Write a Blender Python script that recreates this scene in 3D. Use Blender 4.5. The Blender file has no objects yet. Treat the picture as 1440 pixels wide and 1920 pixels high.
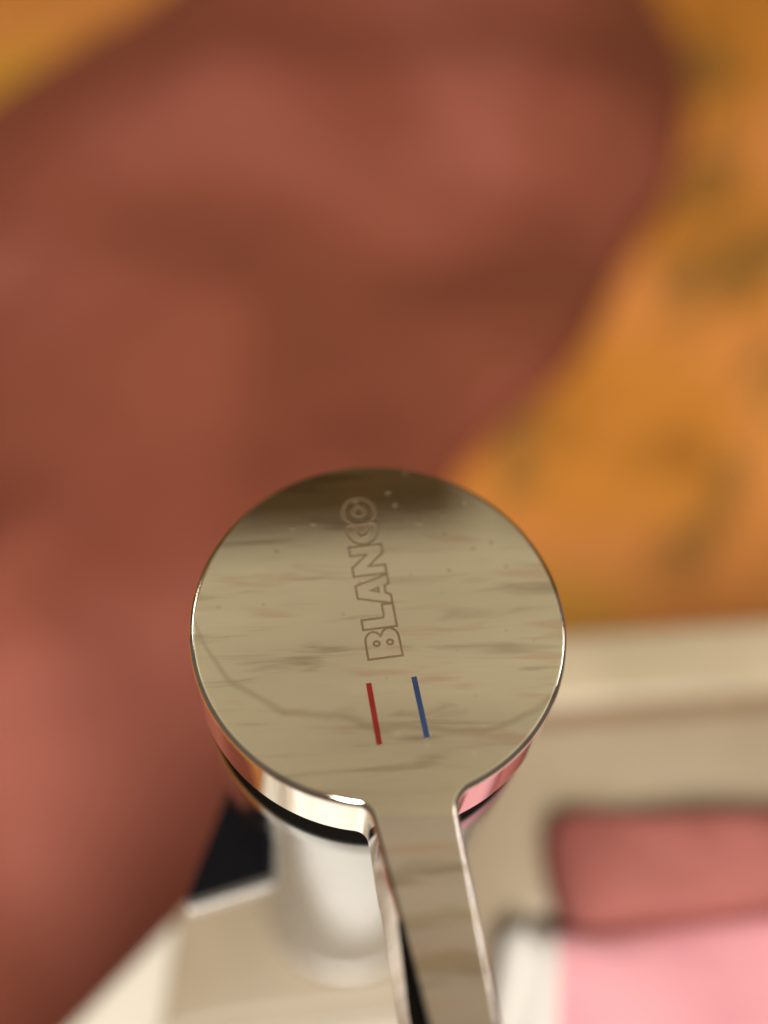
import bpy, bmesh, math, random
from mathutils import Vector, Matrix, noise

random.seed(4)
sc = bpy.context.scene
COL = sc.collection
R = math.radians
MM = 0.001

# ------------------------------------------------------------------ camera
PITCH, ROLL = R(32.747), R(6.114)
F = Vector((0, math.sin(PITCH), -math.cos(PITCH)))
R0 = Vector((1, 0, 0)); U0 = Vector((0, math.cos(PITCH), math.sin(PITCH)))
CR = R0 * math.cos(ROLL) + U0 * math.sin(ROLL)
CU = -R0 * math.sin(ROLL) + U0 * math.cos(ROLL)
cam = bpy.data.cameras.new('camera')
camo = bpy.data.objects.new('camera', cam); COL.objects.link(camo)
m = Matrix((CR, CU, -F)).transposed().to_4x4()
m.translation = Vector((-0.00088, -0.05938, 0.2556))
camo.matrix_world = m
cam.sensor_fit = 'HORIZONTAL'; cam.sensor_width = 36; cam.lens = 50
cam.clip_start = 0.005; cam.clip_end = 50
cam.dof.use_dof = True
cam.dof.focus_distance = 0.127
cam.dof.aperture_fstop = 6.3
sc.camera = camo

# ------------------------------------------------------------------ light
w = bpy.data.worlds.new('World'); sc.world = w; w.use_nodes = True
bg = w.node_tree.nodes['Background']
bg.inputs[0].default_value = (1.0, 0.86, 0.70, 1)
bg.inputs[1].default_value = 0.14

def area(name, loc, target, sx, sy, power, col):
    l = bpy.data.lights.new(name, 'AREA'); l.shape = 'RECTANGLE'; l.size = sx; l.size_y = sy
    l.energy = power; l.color = col
    o = bpy.data.objects.new(name, l); COL.objects.link(o); o.location = loc
    o.rotation_euler = (Vector(target) - Vector(loc)).to_track_quat('-Z', 'Y').to_euler()
    return o
area('window_light', (0.16, -0.66, 1.24), (0.0, 0.25, -0.2), 0.60, 0.45, 31.0, (1.0, 0.95, 0.88))
area('ceiling_fill', (-1.45, 0.75, 1.25), (-0.2, 1.0, 2.1), 0.5, 0.5, 15.0, (1.0, 0.94, 0.84))  # added upward fill, no real lamp; brightens the ceiling the cap reflects
area('ceiling_fill', (1.45, 0.75, 1.25), (0.2, 1.0, 2.1), 0.5, 0.5, 15.0, (1.0, 0.94, 0.84))  # same added fill from the other side

sc.view_settings.view_transform = 'Standard'
sc.view_settings.look = 'None'
sc.view_settings.exposure = 0.0
sc.view_settings.gamma = 1.0
sc.cycles.use_denoising = True
sc.cycles.max_bounces = 10

# ------------------------------------------------------------------ helpers
def mat(name):
    mt = bpy.data.materials.new(name); mt.use_nodes = True
    nt = mt.node_tree
    return mt, nt, nt.nodes['Principled BSDF']

def nd(nt, typ, **kw):
    n = nt.nodes.new(typ)
    for k, v in kw.items():
        if k in n.inputs: n.inputs[k].default_value = v
        else: setattr(n, k, v)
    return n

def coords(nt, scale=(1, 1, 1), rot=(0, 0, 0), kind='Object'):
    tc = nt.nodes.new('ShaderNodeTexCoord'); mp = nt.nodes.new('ShaderNodeMapping')
    mp.vector_type = 'TEXTURE'                             # rotate first, then scale
    mp.inputs['Scale'].default_value = tuple(1 / q for q in scale); mp.inputs['Rotation'].default_value = rot
    nt.links.new(tc.outputs[kind], mp.inputs['Vector'])
    return mp.outputs['Vector']

def ramp(nt, fac, stops, interp='EASE'):
    r = nt.nodes.new('ShaderNodeValToRGB'); cr = r.color_ramp; cr.interpolation = interp
    while len(cr.elements) < len(stops): cr.elements.new(0.5)
    for e, (p, c) in zip(cr.elements, stops):
        e.position = p; e.color = (*c, 1)
    nt.links.new(fac, r.inputs['Fac'])
    return r.outputs['Color']

def nz(nt, vec, scale, detail=4, rough=0.5, dist=0.0):
    n = nt.nodes.new('ShaderNodeTexNoise')
    n.inputs['Scale'].default_value = scale; n.inputs['Detail'].default_value = detail
    n.inputs['Roughness'].default_value = rough; n.inputs['Distortion'].default_value = dist
    nt.links.new(vec, n.inputs['Vector'])
    return n.outputs['Fac']

def bump(nt, b, h, strength, dist):
    n = nt.nodes.new('ShaderNodeBump'); n.inputs['Strength'].default_value = strength
    n.inputs['Distance'].default_value = dist
    nt.links.new(h, n.inputs['Height']); nt.links.new(n.outputs['Normal'], b.inputs['Normal'])

def mixcol(nt, fac, a, b):
    n = nt.nodes.new('ShaderNodeMix'); n.data_type = 'RGBA'
    nt.links.new(fac, n.inputs[0]); nt.links.new(a, n.inputs[6]); nt.links.new(b, n.inputs[7])
    return n.outputs[2]

def link(name, me, mt, parent=None):
    o = bpy.data.objects.new(name, me); COL.objects.link(o)
    if mt: me.materials.append(mt)
    if parent: o.parent = parent
    return o

def from_bm(name, bm, mt, parent=None, smooth=True):
    me = bpy.data.meshes.new(name); bm.normal_update(); bm.to_mesh(me); bm.free()
    if smooth: me.shade_smooth()
    return link(name, me, mt, parent)

def empty(name, loc=(0, 0, 0), rz=0.0):
    o = bpy.data.objects.new(name, None); COL.objects.link(o)
    o.location = loc; o.rotation_euler.z = rz; o.empty_display_size = 0.01
    return o

def tag(o, label, cat):
    o['label'] = label; o['category'] = cat

# ------------------------------------------------------------------ materials
def chrome(name, col, rough, smudge=0.03, sc_=90):
    mt, nt, b = mat(name)
    b.inputs['Base Color'].default_value = (*col, 1)
    b.inputs['Metallic'].default_value = 1.0
    v = coords(nt)
    n = nz(nt, v, sc_, 6, 0.65)
    mr = nd(nt, 'ShaderNodeMapRange'); nt.links.new(n, mr.inputs['Value'])
    mr.inputs['From Min'].default_value = 0.42; mr.inputs['From Max'].default_value = 0.75
    mr.inputs['To Min'].default_value = rough; mr.inputs['To Max'].default_value = rough + smudge
    vo = nt.nodes.new('ShaderNodeTexVoronoi'); vo.inputs['Scale'].default_value = 330; vo.inputs['Randomness'].default_value = 1.0
    nt.links.new(v, vo.inputs['Vector'])
    sp = nd(nt, 'ShaderNodeMapRange'); nt.links.new(vo.outputs['Distance'], sp.inputs['Value'])
    sp.inputs['From Min'].default_value = 0.07; sp.inputs['From Max'].default_value = 0.14
    sp.inputs['To Min'].default_value = 0.16; sp.inputs['To Max'].default_value = 0.0
    add = nt.nodes.new('ShaderNodeMath'); add.operation = 'ADD'
    nt.links.new(mr.outputs[0], add.inputs[0]); nt.links.new(sp.outputs[0], add.inputs[1])
    nt.links.new(add.outputs[0], b.inputs['Roughness'])
    return mt
def painted_reflection_chrome(name='chrome_handle', lever_reflections=False):  # streaks of the reflected ceiling are painted into the base colour
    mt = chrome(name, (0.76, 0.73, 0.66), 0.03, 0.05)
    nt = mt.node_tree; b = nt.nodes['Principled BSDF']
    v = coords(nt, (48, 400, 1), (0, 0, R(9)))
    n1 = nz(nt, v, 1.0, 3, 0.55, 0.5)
    lv = (0.93, 0.90, 1.04) if lever_reflections else (1.0, 1.0, 1.04)
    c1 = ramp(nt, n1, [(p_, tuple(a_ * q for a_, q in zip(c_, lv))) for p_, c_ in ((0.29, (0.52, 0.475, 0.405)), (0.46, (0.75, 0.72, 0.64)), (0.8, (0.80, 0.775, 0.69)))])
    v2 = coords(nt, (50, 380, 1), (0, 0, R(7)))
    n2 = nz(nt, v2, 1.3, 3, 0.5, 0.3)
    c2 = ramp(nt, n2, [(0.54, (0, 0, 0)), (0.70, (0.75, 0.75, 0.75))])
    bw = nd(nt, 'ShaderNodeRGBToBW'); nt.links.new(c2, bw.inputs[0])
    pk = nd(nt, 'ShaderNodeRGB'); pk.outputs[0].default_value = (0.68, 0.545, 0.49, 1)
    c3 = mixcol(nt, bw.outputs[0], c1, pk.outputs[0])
    # a reflected dark line, painted sagging across the disc
    tc = nt.nodes.new('ShaderNodeTexCoord'); sx = nt.nodes.new('ShaderNodeSeparateXYZ')
    nt.links.new(tc.outputs['Object'], sx.inputs[0])
    wob = nz(nt, coords(nt, (120, 120, 1)), 1.0, 2)
    def mth(op, a, c):
        n = nt.nodes.new('ShaderNodeMath'); n.operation = op
        for i, q in enumerate((a, c)):
            if q is None: continue
            if isinstance(q, (int, float)): n.inputs[i].default_value = q
            else: nt.links.new(q, n.inputs[i])
        return n.outputs[0]
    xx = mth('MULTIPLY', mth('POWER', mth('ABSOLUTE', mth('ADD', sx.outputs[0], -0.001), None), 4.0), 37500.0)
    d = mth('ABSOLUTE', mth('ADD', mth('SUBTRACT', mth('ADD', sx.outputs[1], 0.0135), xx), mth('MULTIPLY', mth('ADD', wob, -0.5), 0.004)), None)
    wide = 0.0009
    if lever_reflections:                                      # ceiling reflections painted as dark bands across the lever
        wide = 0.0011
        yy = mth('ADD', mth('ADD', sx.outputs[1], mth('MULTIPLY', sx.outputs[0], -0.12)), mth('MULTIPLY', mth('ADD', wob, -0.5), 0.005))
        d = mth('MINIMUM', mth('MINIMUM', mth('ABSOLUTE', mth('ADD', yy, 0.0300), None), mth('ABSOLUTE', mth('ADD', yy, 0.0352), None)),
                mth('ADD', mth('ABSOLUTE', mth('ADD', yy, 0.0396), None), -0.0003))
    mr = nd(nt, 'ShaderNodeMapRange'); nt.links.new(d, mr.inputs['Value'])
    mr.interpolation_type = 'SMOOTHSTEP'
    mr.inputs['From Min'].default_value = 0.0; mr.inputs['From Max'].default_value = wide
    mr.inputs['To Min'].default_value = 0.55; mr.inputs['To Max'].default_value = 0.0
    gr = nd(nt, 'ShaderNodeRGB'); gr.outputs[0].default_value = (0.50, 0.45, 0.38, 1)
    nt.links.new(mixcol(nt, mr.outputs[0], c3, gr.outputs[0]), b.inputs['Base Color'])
    return mt
M_CHROME = painted_reflection_chrome()
M_LEVER = painted_reflection_chrome('chrome_lever', True)
M_BODY = chrome('chrome_body', (0.25, 0.262, 0.275), 0.09, 0.10, 60)
M_RING = chrome('chrome_ring', (0.55, 0.53, 0.50), 0.32, 0.05)

def plain(name, col, rough, spec=0.5, metallic=0.0):
    mt, nt, b = mat(name)
    v = coords(nt)
    n = nz(nt, v, 400, 3)
    c = ramp(nt, n, [(0.3, tuple(x * 0.88 for x in col)), (0.7, tuple(min(1, x * 1.1) for x in col))])
    nt.links.new(c, b.inputs['Base Color'])
    b.inputs['Roughness'].default_value = rough
    b.inputs['Specular IOR Level'].default_value = spec
    b.inputs['Metallic'].default_value = metallic
    return mt
M_BLACK = plain('black_rubber_and_reflection', (0.0012, 0.0012, 0.0012), 0.8, 0.02)  # rubber of the gap ring, and the painted reflection on the lever
M_BLACKGLOSS = plain('black_gloss', (0.003, 0.003, 0.004), 0.35, 0.08)
M_SEAL = plain('brown_seal', (0.20, 0.13, 0.07), 0.7, 0.2)
M_RED = plain('red_enamel', (0.12, 0.006, 0.003), 0.4, 0.3)
M_BLUE = plain('blue_enamel', (0.012, 0.025, 0.065), 0.4, 0.3)
M_ETCH = plain('etched_line', (0.10, 0.066, 0.034), 0.6, 0.3)

def stone_orange():
    mt, nt, b = mat('orange_marbled_stone')
    v = coords(nt, (1, 1, 1))
    n1 = nz(nt, v, 5, 5, 0.55, 0.3)
    c1 = ramp(nt, n1, [(0.30, (0.36, 0.135, 0.016)), (0.43, (0.64, 0.245, 0.034)), (0.55, (0.76, 0.285, 0.070)), (0.70, (0.68, 0.34, 0.040))])
    n2 = nz(nt, coords(nt, (0.7, 1.4, 1), (0, 0, R(55))), 8, 4, 0.6, 0.5)
    c2 = ramp(nt, n2, [(0.50, (0, 0, 0)), (0.60, (1, 1, 1))])
    dark = nd(nt, 'ShaderNodeRGB'); dark.outputs[0].default_value = (0.33, 0.15, 0.03, 1)
    bw = nd(nt, 'ShaderNodeRGBToBW'); nt.links.new(c2, bw.inputs[0])
    nt.links.new(mixcol(nt, bw.outputs[0], c1, dark.outputs[0]), b.inputs['Base Color'])
    b.inputs['Roughness'].default_value = 0.45
    return mt
M_ORANGE = stone_orange()

def ceramic(name, a, c, rough):
    mt, nt, b = mat(name)
    v = coords(nt)
    n = nz(nt, v, 18, 4)
    nt.links.new(ramp(nt, n, [(0.3, a), (0.7, c)]), b.inputs['Base Color'])
    b.inputs['Roughness'].default_value = rough
    return mt
M_DECK = ceramic('beige_deck', (0.265, 0.205, 0.135), (0.325, 0.26, 0.18), 0.42)
M_RIM = ceramic('beige_rim', (0.33, 0.265, 0.175), (0.42, 0.34, 0.23), 0.4)
M_BOWL = ceramic('white_bowl', (0.58, 0.53, 0.45), (0.64, 0.59, 0.51), 0.3)

def cloth(name, stops, scale):
    mt, nt, b = mat(name)
    v = coords(nt)
    n = nz(nt, v, scale, 3, 0.5, 0.6)
    nt.links.new(ramp(nt, n, stops), b.inputs['Base Color'])
    b.inputs['Roughness'].default_value = 0.95
    b.inputs['Specular IOR Level'].default_value = 0.1
    t = nz(nt, v, 1400, 2, 0.7)
    bump(nt, b, t, 0.6, 0.0006)
    return mt
M_TOWEL = cloth('red_brown_cloth', [(0.3, (0.20, 0.060, 0.030)), (0.5, (0.285, 0.082, 0.050)), (0.7, (0.42, 0.135, 0.10))], 3.4)
M_ROSE = cloth('rose_cloth', [(0.3, (0.19, 0.055, 0.046)), (0.7, (0.33, 0.115, 0.098))], 25)
def pink_cloth(name, stops, scale):
    mt = cloth(name, stops, scale); nt = mt.node_tree; b = nt.nodes['Principled BSDF']
    base = b.inputs['Base Color'].links[0].from_socket
    sx = nt.nodes.new('ShaderNodeSeparateXYZ'); nt.links.new(coords(nt), sx.inputs[0])
    mr = nd(nt, 'ShaderNodeMapRange'); nt.links.new(sx.outputs[0], mr.inputs['Value'])
    mr.inputs['From Min'].default_value = 0.0465; mr.inputs['From Max'].default_value = 0.0475
    wh = nd(nt, 'ShaderNodeRGB'); wh.outputs[0].default_value = (0.62, 0.59, 0.55, 1)
    nt.links.new(mixcol(nt, mr.outputs[0], wh.outputs[0], base), b.inputs['Base Color'])
    return mt
M_PINK = pink_cloth('pink_cloth', [(0.3, (0.60, 0.235, 0.28)), (0.7, (0.69, 0.32, 0.355))], 25)

def ceiling_mat():
    mt, nt, b = mat('limed_boards')
    v = coords(nt, (1.2, 11, 1))
    n1 = nz(nt, v, 1.0, 4, 0.55, 0.4)
    c1 = ramp(nt, n1, [(0.28, (0.44, 0.41, 0.32)), (0.42, (0.67, 0.63, 0.45)), (0.70, (0.76, 0.715, 0.52))])
    v2 = coords(nt, (2.0, 15, 1))
    n2 = nz(nt, v2, 0.9, 3, 0.5, 0.2)
    c2 = ramp(nt, n2, [(0.60, (0, 0, 0)), (0.76, (0.75, 0.75, 0.75))])
    pink = nd(nt, 'ShaderNodeRGB'); pink.outputs[0].default_value = (0.56, 0.40, 0.30, 1)
    bw = nd(nt, 'ShaderNodeRGBToBW'); nt.links.new(c2, bw.inputs[0])
    nt.links.new(mixcol(nt, bw.outputs[0], c1, pink.outputs[0]), b.inputs['Base Color'])
    b.inputs['Roughness'].default_value = 0.8
    return mt
M_CEIL = ceiling_mat()
M_WALL = ceramic('brown_wall', (0.05, 0.026, 0.004), (0.12, 0.062, 0.010), 0.6)
M_PALE = ceramic('pale_panel', (0.42, 0.37, 0.27), (0.5, 0.45, 0.33), 0.6)

# ------------------------------------------------------------------ setting
SINK_RZ = R(11)
setting = []
def slab(name, x0, x1, y0, y1, z0, z1, mt, parent=None, bev=0.0, seg=3, rz=SINK_RZ):
    bm = bmesh.new()
    bmesh.ops.create_cube(bm, size=1)
    bmesh.ops.scale(bm, vec=(x1 - x0, y1 - y0, z1 - z0), verts=bm.verts)
    bmesh.ops.translate(bm, vec=((x0 + x1) / 2, (y0 + y1) / 2, (z0 + z1) / 2), verts=bm.verts)
    if bev: bmesh.ops.bevel(bm, geom=bm.edges[:], offset=bev, segments=seg, affect='EDGES', profile=0.5)
    o = from_bm(name, bm, mt, parent, smooth=False)
    if bev:
        for p in o.data.polygons: p.use_smooth = True
        o.data.set_sharp_from_angle(angle=R(50))
    if not parent: o.rotation_euler.z = rz
    return o
LOW = -0.32                                              # surface beyond and below the sink
wt = slab('counter', -1.6, 1.6, -0.5, 1.25, LOW - 0.03, LOW, M_ORANGE)
wt['kind'] = 'structure'
wall = slab('wall', -2.0, 2.0, 1.2515, 1.28, LOW - 0.03, 2.175, M_WALL); wall['kind'] = 'structure'
slab('panel', 0.43, 0.55, 1.240, 1.251, 1.3, 2.168, M_PALE, wall, bev=0.002)
slab('panel', -0.42, -0.34, 1.240, 1.251, 1.9, 2.168, M_PALE, wall, bev=0.002)
slab('panel', -0.14, -0.07, 1.240, 1.251, 1.2, 2.0, M_BLACKGLOSS, wall, bev=0.002)
ceil = slab('ceiling', -2.0, 2.0, -0.9, 1.25, 2.192, 2.22, M_CEIL); ceil['kind'] = 'structure'
y = 1.2495
while y > -0.75:
    wd = 0.11
    slab('board', -1.98, 1.98, y - wd + 0.003, y, 2.176 + random.uniform(0, .002), 2.1915, M_CEIL, ceil, bev=0.003, seg=2)
    y -= wd

# ------------------------------------------------------------------ sink
sink = empty('sink', (0, 0, 0), SINK_RZ)
tag(sink, 'beige sink deck with a white bowl, carrying the chrome tap', 'sink')
BX0, BX1, BY1, BY0 = 0.039, 0.30, -0.010, -0.36      # bowl openings
LX = -0.040
def rounded(poly, rad, seg=8):
    out = []
    n = len(poly)
    for i in range(n):
        p, c, q = Vector(poly[i - 1]), Vector(poly[i]), Vector(poly[(i + 1) % n])
        r = min(rad, (p - c).length * 0.45, (q - c).length * 0.45)
        a_, b_ = c + (p - c).normalized() * r, c + (q - c).normalized() * r
        for j in range(seg + 1):
            t_ = j / seg
            out.append((1 - t_) ** 2 * a_ + 2 * t_ * (1 - t_) * c + t_ * t_ * b_)
    return out
# opening of the bowl: a rectangle into which the tap's platform projects
def S(x, y_):                                            # world mm to the sink's own frame
    x *= MM; y_ *= MM
    return (x * math.cos(SINK_RZ) + y_ * math.sin(SINK_RZ), -x * math.sin(SINK_RZ) + y_ * math.cos(SINK_RZ))
HOLE = rounded([S(-85, -310), (0.30, -0.34), (0.30, BY1), (0.0375, BY1), (0.030, -0.0255), (-0.030, -0.0265), S(-36, -36), S(-62, -60), S(-85, -110)], 0.006)
LEFT = [S(6.7, 37.5), S(-6, 29), S(-20, 14), S(-30, 0), S(-54, -31), S(-86, -70), S(-100, -110), S(-95, -345)]
OUTER = LEFT + [(0.36, -0.38), (0.36, 0.0355)]
def deck():
    outer = [Vector(p) for p in OUTER]; NO = len(outer)
    bm = bmesh.new()
    loops = []
    # rounded lip going down into the bowl: rings offset outwards from the opening
    n = len(HOLE)
    nor = []
    for i in range(n):
        d = (HOLE[(i + 1) % n] - HOLE[i - 1]).normalized(); nor.append(Vector((d.y, -d.x)))   # away from the opening
    rings = []
    for k in range(6):
        a_ = R(90 * k / 5); rr_ = 0.0035
        rings.append([bm.verts.new((*(HOLE[i] + nor[i] * rr_ * (1 - math.cos(a_))), -rr_ * (1 - math.sin(a_)))) for i in range(n)])
    low = [bm.verts.new((*HOLE[i], -0.012)) for i in range(n)]
    rings.insert(0, low)
    for A, B in zip(rings, rings[1:]):
        for i in range(n): bm.faces.new((A[i], A[(i + 1) % n], B[(i + 1) % n], B[i]))
    ot = [bm.verts.new((p.x, p.y, 0)) for p in outer]; ob = [bm.verts.new((p.x, p.y, -0.012)) for p in outer]
    oe = [bm.edges.new((ot[i], ot[(i + 1) % NO])) for i in range(NO)]
    be = [bm.edges.new((ob[i], ob[(i + 1) % NO])) for i in range(NO)]
    te = [bm.edges.get((rings[-1][i], rings[-1][(i + 1) % n])) for i in range(n)]
    le_ = [bm.edges.get((low[i], low[(i + 1) % n])) for i in range(n)]
    bmesh.ops.triangle_fill(bm, use_beauty=True, edges=oe + te)
    bmesh.ops.triangle_fill(bm, use_beauty=True, edges=be + le_)
    for i in range(NO): bm.faces.new((ot[i], ob[i], ob[(i + 1) % NO], ot[(i + 1) % NO]))
    bmesh.ops.recalc_face_normals(bm, faces=bm.faces[:])
    o = from_bm('deck', bm, M_DECK, sink, smooth=True)
    o.data.set_sharp_from_angle(angle=R(30))
deck()
slab('back_rim', 0.030, 0.36, 0.0405, 0.0615, -0.012, 0.0015, M_RIM, sink, bev=0.003)
slab('seal_strip', 0.0165, 0.36, 0.0357, 0.0403, -0.012, -0.0015, M_SEAL, sink)
def side_rim():
    pts = [Vector(S(*p)) for p in ((-37.5, -10.5), (-53.5, -32), (-84, -69), (-62, -56), (-50, -47), (-36.5, -33))]
    bm = bmesh.new()
    f = bm.faces.new([bm.verts.new((*p, 0.0003)) for p in pts])
    r = bmesh.ops.extrude_face_region(bm, geom=[f])
    bmesh.ops.translate(bm, vec=(0, 0, 0.0025), verts=[g for g in r['geom'] if isinstance(g, bmesh.types.BMVert)])
    bmesh.ops.recalc_face_normals(bm, faces=bm.faces[:])
    bmesh.ops.bevel(bm, geom=bm.edges[:], offset=0.001, segments=3, affect='EDGES')
    from_bm('side_rim', bm, M_BOWL, sink, smooth=False)
side_rim()
def base():
    pts = [Vector(p) for p in LEFT + [(0.36, -0.38), (0.36, 0.0605), (0.034, 0.0605)]]
    c = Vector((0.09, -0.10)); bm = bmesh.new()
    lo = [bm.verts.new((*(c + (p - c) * 0.93), LOW + 0.0005)) for p in pts]
    hi = [bm.verts.new((*(c + (p - c) * 0.93), -0.0124)) for p in pts]
    for i in range(len(pts)):
        k = (i + 1) % len(pts); bm.faces.new((lo[i], lo[k], hi[k], hi[i]))
    bmesh.ops.recalc_face_normals(bm, faces=bm.faces[:])
    from_bm('base', bm, M_DECK, sink, smooth=False)
base()
def bowl():
    """white bowl hanging under the opening, walls following it, with a rounded floor"""
    n = len(HOLE); bm = bmesh.new(); rings = []
    nor = []
    for i in range(n):
        d = (HOLE[(i + 1) % n] - HOLE[i - 1]).normalized(); nor.append(Vector((d.y, -d.x)))
    for off, z in ((0.0012, -0.0122), (0.0008, -0.022), (0.0, -0.030), (-0.002, -0.038), (-0.006, -0.044), (-0.009, -0.0455)):
        rings.append([bm.verts.new((*(HOLE[i] + nor[i] * off), z)) for i in range(n)])
    for A, B in zip(rings, rings[1:]):
        for i in range(n): bm.faces.new((A[i], B[i], B[(i + 1) % n], A[(i + 1) % n]))
    ed = [bm.edges.get((rings[-1][i], rings[-1][(i + 1) % n])) for i in range(n)]
    bmesh.ops.triangle_fill(bm, use_beauty=True, edges=ed)
    bmesh.ops.recalc_face_normals(bm, faces=bm.faces[:])
    o = from_bm('bowl', bm, M_BOWL, sink)
    o.data.set_sharp_from_angle(angle=R(60))
bowl()
# ------------------------------------------------------------------ cloths
def pillow(name, outline, height, fold, mt, zfun, rings=40, n=160, power=2.2, centre=None, top=None):
    """closed cloth heap: outline polygon (mm, world), dome height with folds; zfun gives the support height"""
    P = [Vector((x * MM, y_ * MM)) for x, y_ in outline]
    pts = []
    N = len(P)
    per = n // N
    for i in range(N):                                     # Catmull-Rom through the outline
        p0, p1, p2, p3 = P[i - 1], P[i], P[(i + 1) % N], P[(i + 2) % N]
        for j in range(per):
            t = j / per
            pts.append(0.5 * ((2 * p1) + (p2 - p0) * t + (2 * p0 - 5 * p1 + 4 * p2 - p3) * t * t + (3 * p1 - p0 - 3 * p2 + p3) * t ** 3))
    c = Vector((centre[0] * MM, centre[1] * MM)) if centre else sum(pts, Vector((0, 0))) / len(pts)
    n = len(pts)
    vs = []; fs = []
    cb = zfun(c.x, c.y)
    vs.append((c.x, c.y, (cb + height * MM if top is None else top) + fold(c.x, c.y) * MM))
    for k in range(1, rings + 1):
        s = k / rings
        s = math.sin(s * math.pi / 2) ** 0.85
        for p in pts:
            q = c + (p - c) * s
            prof = max(0.0, 1 - s ** power) ** (1 / power)
            z0_ = zfun(q.x, q.y)
            z = z0_ + prof * ((height + fold(q.x, q.y)) * MM if top is None else top + fold(q.x, q.y) * MM - z0_) + 0.0004
            vs.append((q.x, q.y, z))
    for j in range(n): fs.append((0, 1 + j, 1 + (j + 1) % n))
    for k in range(rings - 1):
        a = 1 + k * n; b = a + n
        for j in range(n): fs.append((a + j, b + j, b + (j + 1) % n, a + (j + 1) % n))
    last = 1 + (rings - 1) * n
    base = len(vs)
    for j in range(n):
        x, y_, _ = vs[last + j]; vs.append((x, y_, zfun(x, y_) + 0.0002))
    for j in range(n): fs.append((last + j, base + j, base + (j + 1) % n, last + (j + 1) % n))
    fs.append(tuple(base + n - 1 - j for j in range(n)))
    me = bpy.data.meshes.new(name); me.from_pydata(vs, [], fs); me.update(); me.shade_smooth()
    return link(name, me, mt)

RIDGES = [  # crest lines and valleys (mm), height, width
    ([(-125, 200), (-95, 310), (-55, 400), (10, 500), (70, 550)], -30, 80),
    ([(-130, 20), (-185, 104), (-235, 190)], 62, 75),
    ([(190, 690), (60, 670), (-60, 650), (-160, 650)], 14, 55),
    ([(190, 800), (40, 780)], -12, 50),
    ([(-150, 500), (-145, 560)], -14, 50),
    ([(130, 900), (-20, 850), (-200, 770)], 10, 50)]
def red_fold(x, y_):
    p = Vector((x * 1000, y_ * 1000)) + Vector((noise.noise((x * 6, y_ * 6, 0)), noise.noise((x * 6, y_ * 6, 7)))) * 30
    h = 0.0
    for line, hh, wd in RIDGES:
        best = 1e9
        for q0, q1 in zip(line, line[1:]):
            q0, q1 = Vector(q0), Vector(q1); dd = q1 - q0
            t_ = max(0, min(1, (p - q0).dot(dd) / dd.dot(dd)))
            best = min(best, (p - q0 - dd * t_).length)
        h += hh * math.exp(-(best / wd) ** 2)
    return h + 9 * noise.noise((x * 9, y_ * 9, 3.1)) + 3 * noise.noise((x * 28, y_ * 28, 1.7))
red = pillow('cloth', [(196, 917), (226, 800), (207, 655), (165, 557), (125, 455), (78, 392), (40, 330), (20, 240), (40, 120), (20, 20), (-60, -40), (-139, -45),
                       (-190, -10), (-245, 191), (-306, 433), (-364, 595), (-345, 664), (-273, 774), (-238, 837), (-190, 930), (20, 1010), (160, 985)],
             62, red_fold, M_TOWEL, lambda x, y_: LOW, rings=70, n=330, power=2.6, centre=(-60, 450))
tag(red, 'large blurred reddish-brown cloth in soft folds, filling the left behind the tap', 'cloth')

def rose_fold(x, y_):
    return 1.3 * math.sin((x * 0.8 + y_) * 150) + 1.5 * noise.noise((x * 40, y_ * 40, 1.0))
rose = pillow('cloth', [(46, 20), (60, 23), (84, 26), (112, 30), (140, 34), (155, 30), (150, 20), (125, 9), (98, 4), (72, -1), (53, -4), (47, 4)],
              14, rose_fold, M_ROSE, lambda x, y_: 0.0, rings=30, power=4.0)
tag(rose, 'dark rose folded cloth lying behind the pale pink one', 'cloth')
def pink_fold(x, y_):
    return 1.5 * math.sin((x * 0.5 + y_ * 0.9) * 120) + 2 * noise.noise((x * 28, y_ * 28, 5.0))
def pink_base(x, y_):
    sx, sy = S(x * 1000, y_ * 1000)
    d = min(0.0375 + (sy + 0.010) * 0.48 - sx, 0.02) if sy < BY1 else 0.01
    return 0.0003 if d > -0.003 else -0.0455
pink = pillow('cloth', [(39, -5), (56, -3), (76, 2), (106, 8), (150, 16), (190, 14), (200, -80), (170, -120), (110, -125), (70, -110), (36, -60), (34, -16)],
              55, pink_fold, M_PINK, pink_base, rings=40, power=9.0, top=0.012)
tag(pink, 'pale pink cloth with a white border heaped in the sink bowl, lower right', 'cloth')

# ------------------------------------------------------------------ tap
tap = empty('mixer_tap', (0, 0, 0))
tag(tap, 'chrome mixer tap with round lever handle seen from above', 'tap')
ZT = 139.0                                               # handle top, mm
def lathe(name, prof, mt, parent, n=128):
    bm = bmesh.new(); rings = []
    for r, z in prof:
        rings.append([bm.verts.new((r * MM * math.cos(2 * math.pi * i / n), r * MM * math.sin(2 * math.pi * i / n), z * MM)) for i in range(n)])
    for a, b in zip(rings, rings[1:]):
        for i in range(n): bm.faces.new((a[i], a[(i + 1) % n], b[(i + 1) % n], b[i]))
    bm.faces.new(rings[0][::-1]); bm.faces.new(rings[-1])
    o = from_bm(name, bm, mt, parent)
    o.data.set_sharp_from_angle(angle=R(40))
    return o
BT = ZT - 10.0 - 7.2
def rbody(z): return 18.2 + (22.6 - 18.2) * (z / BT) ** 0.9
prof = [(rbody(3.2 + (BT - 4.2) * i / 24), 3.2 + (BT - 4.2) * i / 24) for i in range(25)]
for i in range(1, 6):
    a = R(18 * i); prof.append((22.55 - 0.9 * (1 - math.cos(a)), BT - 0.95 + 0.9 * math.sin(a)))
prof.append((20.6, BT - 0.05))
lathe('body', prof, M_BODY, tap)
lathe('base_ring', [(18.7, 0.1), (19.2, 0.5), (19.2, 2.2), (18.8, 2.9), (17.0, 3.1)], M_RING, tap)
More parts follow.
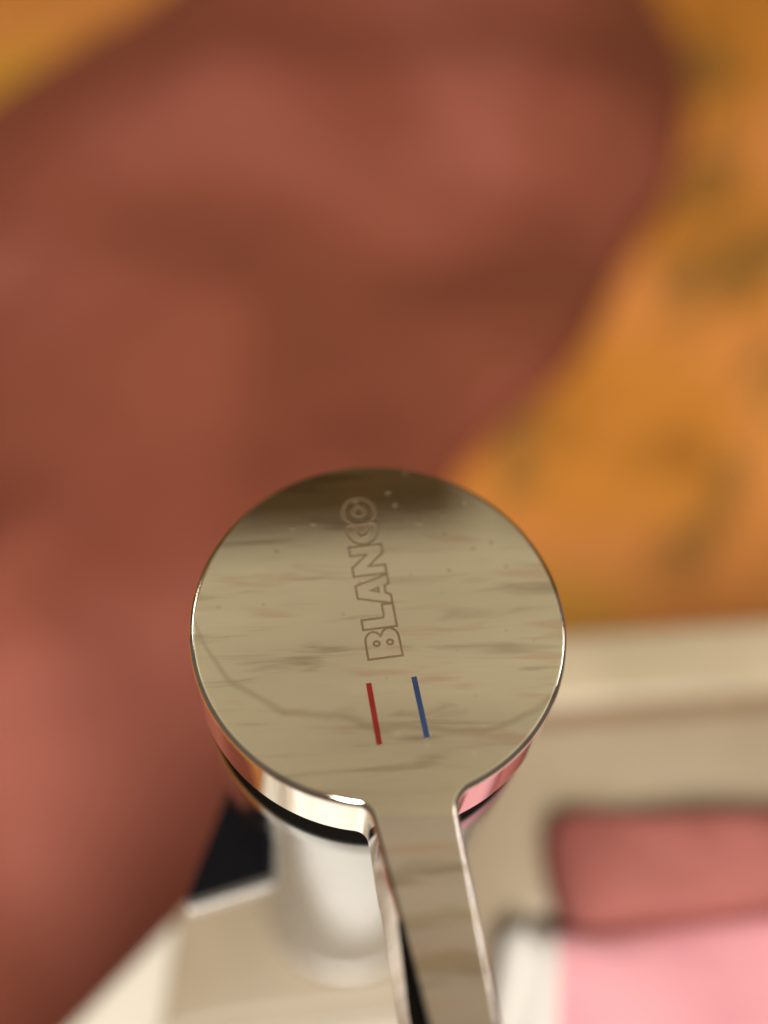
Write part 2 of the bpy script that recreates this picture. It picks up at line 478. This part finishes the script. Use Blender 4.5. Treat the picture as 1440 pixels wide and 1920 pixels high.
lathe('gap_ring', [(22.3, BT + 0.02), (22.45, BT + 0.3), (22.3, ZT - 10.4), (20.5, ZT - 10.05)], M_BLACK, tap)

RC, FR = 23.1, 0.8
Lp, Ld = Vector((1.3, -24.0)), Vector((7.4, -20.2)).normalized()
Rp, Rd = Vector((10.75, -22.0)), Vector((5.6, -21.6)).normalized()
Ln = Vector((Ld.y, -Ld.x)); Rn = Vector((-Rd.y, Rd.x))   # outward normals
def fillet(P, n, d, r):
    # centre at distance r outside the line and RC + r from the axis
    q = P + n * r; b = q.dot(d); cc = q.dot(q) - (RC + r) ** 2
    t1 = -b + math.sqrt(b * b - cc); t2 = -b - math.sqrt(b * b - cc)
    cs = [q + d * t for t in (t1, t2)]
    return min(cs, key=lambda c: c.y)
rl, rr = 1.8, 3.0
cl, cr_ = fillet(Lp, Ln, Ld, rl), fillet(Rp, Rn, Rd, rr)
tl, tr = cl - Ln * rl, cr_ - Rn * rr                      # tangent points on the lever lines
out = []                                                  # (point, normal, depth, draft)
def arc_pts(c, r, a0, a1, n): return [(c + Vector((math.cos(a0 + (a1 - a0) * i / n), math.sin(a0 + (a1 - a0) * i / n))) * r, a0 + (a1 - a0) * i / n) for i in range(n + 1)]
def ang(v): return math.atan2(v.y, v.x)
# right fillet: from lever tangent to circle tangent (concave, normal points at its centre)
a0, a1 = ang(-Rn), ang(-cr_)
if a1 < a0: a1 += 2 * math.pi
if a1 - a0 > math.pi: a1 -= 2 * math.pi
cap_out = [(p, -Vector((math.cos(a), math.sin(a)))) for p, a in arc_pts(cr_, rr, a0, a1, 12)]
b0, b1 = ang(cr_), ang(cl)
while b1 < b0: b1 += 2 * math.pi
cap_out += [(p, Vector((math.cos(a), math.sin(a)))) for p, a in arc_pts(Vector((0, 0)), RC, b0, b1, 150)][1:]
a0, a1 = ang(-cl), ang(-Ln)
while a1 - a0 > math.pi: a1 -= 2 * math.pi
while a1 - a0 < -math.pi: a1 += 2 * math.pi
cap_out += [(p, -Vector((math.cos(a), math.sin(a)))) for p, a in arc_pts(cl, rl, a0, a1, 12)][1:]
# lever outline, from left tangent to right tangent
LEN = 52.0
le, re = tl + Ld * LEN, None
lever_out = [(tl + Ld * (LEN * i / 30), Ln.copy()) for i in range(31)]
axis = (Ld + Rd).normalized()
t = (le - tr).dot(axis) / Rd.dot(axis); re = tr + Rd * t
ce = (le + re) / 2; hw = (re - le).length / 2
e0 = ang(le - ce)
lever_out += [(p, Vector((math.cos(a), math.sin(a)))) for p, a in arc_pts(ce, hw, e0, e0 + math.pi, 14)][1:-1]
lever_out += [(re + (tr - re) * (i / 30), Rn.copy()) for i in range(31)]

def draft_at(p):
    s = max(0.0, min(1.0, ((p - (tl + tr) / 2).dot(axis) + 1.0) / 7.0))
    return s * s * (3 - 2 * s)
SIDE = 10.0
def far(p):
    return max(0.0, min(1.0, ((p - (tl + tr) / 2).dot(axis) - 8.0) / 18.0))
def deepen(p):
    return 1 + 0.75 * max(0.0, min(1.0, ((p - (tl + tr) / 2).dot(axis) - 4.0) / 26.0))
def prism(name, outl, mt, parent):
    """solid with a filleted upper edge; outl = [(point, outward normal)], open at the joint chord"""
    prof = []
    for i in range(7):
        a = R(15 * i); prof.append((FR * (1 - math.sin(a)), FR * (1 - math.cos(a)), a))
    for j in range(1, 6): prof.append((0.0, FR + (SIDE - FR - 0.4) * j / 5, R(90)))
    prof.append((0.15, SIDE - 0.12, R(135))); prof.append((0.5, SIDE, R(179)))
    vs, ns, fs = [], [], []
    n = len(outl)
    for inset, dep, a in prof:
        for p, nn in outl:
            dr = (0.6 + 1.7 * far(p)) * draft_at(p) * max(0.0, (dep - FR)) / SIDE
            q = p - nn * (inset - dr)
            vs.append((q.x * MM, q.y * MM, (ZT - (dep if dep <= FR else FR + (dep - FR) * deepen(p))) * MM))
            tilt = (0.07 + 0.14 * far(p)) * draft_at(p) if dep > FR * 0.9 and a < R(100) else 0
            v = Vector((nn.x * math.sin(a), nn.y * math.sin(a), math.cos(a) + tilt)).normalized()
            ns.append(v)
    K = len(prof)
    for k in range(K - 1):
        for i in range(n - 1):
            fs.append((k * n + i, (k + 1) * n + i, (k + 1) * n + i + 1, k * n + i + 1))
    fs.append(tuple(range(n)))
    fs.append(tuple((K - 1) * n + n - 1 - i for i in range(n)))
    me = bpy.data.meshes.new(name); me.from_pydata(vs, [], fs); me.update()
    me.shade_smooth()
    me.normals_split_custom_set_from_vertices(ns)
    return link(name, me, mt, parent)
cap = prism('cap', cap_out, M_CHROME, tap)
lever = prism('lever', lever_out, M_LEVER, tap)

# dark reflection on the lever's side towards its end, built as a black strip
def side_reflection():
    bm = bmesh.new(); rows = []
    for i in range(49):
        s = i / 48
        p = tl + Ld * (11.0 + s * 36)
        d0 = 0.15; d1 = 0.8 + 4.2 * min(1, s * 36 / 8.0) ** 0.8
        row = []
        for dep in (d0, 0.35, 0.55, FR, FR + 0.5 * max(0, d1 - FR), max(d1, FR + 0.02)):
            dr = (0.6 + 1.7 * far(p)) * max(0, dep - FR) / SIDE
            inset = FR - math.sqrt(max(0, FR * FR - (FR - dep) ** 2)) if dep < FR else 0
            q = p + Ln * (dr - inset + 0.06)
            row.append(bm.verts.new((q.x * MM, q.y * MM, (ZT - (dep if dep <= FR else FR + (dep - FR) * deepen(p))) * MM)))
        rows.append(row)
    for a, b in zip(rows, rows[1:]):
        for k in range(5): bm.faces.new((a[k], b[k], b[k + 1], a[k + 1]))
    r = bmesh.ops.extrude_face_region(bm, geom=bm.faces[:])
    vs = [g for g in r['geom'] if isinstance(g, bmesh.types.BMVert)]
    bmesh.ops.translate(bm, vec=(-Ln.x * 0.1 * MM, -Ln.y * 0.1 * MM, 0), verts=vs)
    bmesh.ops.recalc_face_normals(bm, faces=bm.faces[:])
    from_bm('side_reflection', bm, M_BLACK, lever, smooth=False)
side_reflection()

# coloured bars let into the cap
def bar(name, a, b, wd, mt):
    a, b = Vector(a), Vector(b); d = (b - a).normalized(); n = Vector((-d.y, d.x))
    bm = bmesh.new()
    v = [bm.verts.new(((a + n * wd / 2).x * MM, (a + n * wd / 2).y * MM, (ZT - 0.2) * MM)),
         bm.verts.new(((a - n * wd / 2).x * MM, (a - n * wd / 2).y * MM, (ZT - 0.2) * MM)),
         bm.verts.new(((b - n * wd / 2).x * MM, (b - n * wd / 2).y * MM, (ZT - 0.2) * MM)),
         bm.verts.new(((b + n * wd / 2).x * MM, (b + n * wd / 2).y * MM, (ZT - 0.2) * MM))]
    f = bm.faces.new(v)
    r = bmesh.ops.extrude_face_region(bm, geom=[f])
    bmesh.ops.translate(bm, vec=(0, 0, 0.23 * MM), verts=[g for g in r['geom'] if isinstance(g, bmesh.types.BMVert)])
    bmesh.ops.recalc_face_normals(bm, faces=bm.faces[:])
    return from_bm(name, bm, mt, cap, smooth=False)
bar('red_mark', (-0.54, -8.45), (1.46, -15.9), 0.66, M_RED)['label'] = 'dark red bar meaning hot'
bar('blue_mark', (4.72, -7.02), (6.80, -14.4), 0.66, M_BLUE)['label'] = 'dark blue bar meaning cold'

# outlined letters, reading from the lever towards the back
H = 4.17
def arcp(cx, cy, rx, ry, a0, a1, n): return [(cx + rx * math.cos(R(a0 + (a1 - a0) * i / n)), cy + ry * math.sin(R(a0 + (a1 - a0) * i / n))) for i in range(n + 1)]
LET = [
 (0.0, [[(0, 0), (0, H)] + [(1.6, H)] + arcp(2.3, 3.12, 1.25, 1.03, 80, -60, 10) + arcp(2.5, 1.1, 1.35, 1.08, 62, -85, 10) + [(1.6, 0)],
        arcp(1.95, 1.2, 0.32, 0.36, 0, 345, 14), arcp(1.95, 2.85, 0.32, 0.36, 0, 345, 14)]),
 (3.95, [[(0, 0), (0, H), (1.35, H), (1.35, 1.5), (1.75, 1.35), (3.15, 1.35), (3.15, 0)]]),
 (7.1, [[(0, 0), (1.2, H), (2.95, H), (4.15, 0), (2.85, 0), (2.55, 0.6), (1.6, 0.6), (1.25, 0)],
         [(1.8, 1.4), (2.4, 1.4), (2.1, 2.4)]]),
 (11.4, [[(0, 0), (0, H), (1.25, H), (2.95, 2.1), (2.95, H), (4.2, H), (4.2, 0), (3.0, 0), (1.25, 2.1), (1.25, 0)]]),
 (15.8, [arcp(2.15, H / 2, 2.15, H / 2, 62, 298, 26) + [(3.15, H / 2 - 0.8)] + arcp(2.15, H / 2, 0.85, 0.8, 300, 60, 14) + [(3.15, H / 2 + 0.8)]]),
 (18.9, [arcp(1.98, H / 2, 1.95, H / 2, 0, 350, 36), arcp(1.98, H / 2, 0.74, 0.72, 0, 345, 22)]),
]
TD = Vector((-0.2555, 0.9668)); TV = Vector((-0.9668, -0.2555)); T0 = Vector((1.1663, -4.9408)) - TV * H / 2
def ribbon(bm, pts, wd, zo):
    P = [Vector(p) for p in pts]; n = len(P); ins, outs = [], []
    for i in range(n):
        a, b, c = P[i - 1], P[i], P[(i + 1) % n]
        d1, d2 = (b - a).normalized(), (c - b).normalized()
        n1, n2 = Vector((-d1.y, d1.x)), Vector((-d2.y, d2.x))
        mm = (n1 + n2)
        mm = mm.normalized() if mm.length > 1e-4 else n1
        k = min(2.2, 1 / max(0.3, mm.dot(n1))) * wd / 2
        for lst, s in ((outs, 1), (ins, -1)):
            q = b + mm * k * s
            lst.append(T0 + TD * q.x + TV * q.y)
    lay = []
    for lst, z in ((outs, ZT + zo), (ins, ZT + zo), (outs, ZT - 0.1), (ins, ZT - 0.1)):
        lay.append([bm.verts.new((q.x * MM, q.y * MM, z * MM)) for q in lst])
    o, i_, ob, ib = lay
    for j in range(n):
        k = (j + 1) % n
        bm.faces.new((o[j], o[k], i_[k], i_[j])); bm.faces.new((o[k], o[j], ob[j], ob[k])); bm.faces.new((i_[j], i_[k], ib[k], ib[j]))
for u0, loops in LET:
    bm = bmesh.new()
    for lp in loops: ribbon(bm, [(u0 + x, y_) for x, y_ in lp], 0.30, 0.012 + 0.003 * (u0 % 3.0))
    bmesh.ops.recalc_face_normals(bm, faces=bm.faces[:])
    from_bm('letter', bm, M_ETCH, cap, smooth=False)

# short dark outlet leaving the body on the left
def outlet():
    low = [(-25.6, -22.7), (-12.0, -16.9), (-10.0, 1.0), (-21.3, -1.5)]
    def block(nm, levels, mt, par):
        bm = bmesh.new()
        rows = [[bm.verts.new((x * MM, y_ * MM, z * MM)) for x, y_ in poly] for poly, z in levels]
        for A, B in zip(rows, rows[1:]):
            for i in range(4): bm.faces.new((A[i], A[(i + 1) % 4], B[(i + 1) % 4], B[i]))
        bm.faces.new(rows[0][::-1]); bm.faces.new(rows[-1])
        bmesh.ops.recalc_face_normals(bm, faces=bm.faces[:])
        bmesh.ops.bevel(bm, geom=bm.edges[:], offset=0.0006, segments=2, affect='EDGES')
        return from_bm(nm, bm, mt, par, smooth=False)
    s_ = block('spout', [(low, 73.2), (low, 80)], M_BLACKGLOSS, tap)
    block('trim', [([(x * 1.03, y_ * 1.03) for x, y_ in low], 70.0), ([(x * 1.03, y_ * 1.03) for x, y_ in low], 73.1)], M_RING, s_)
outlet()
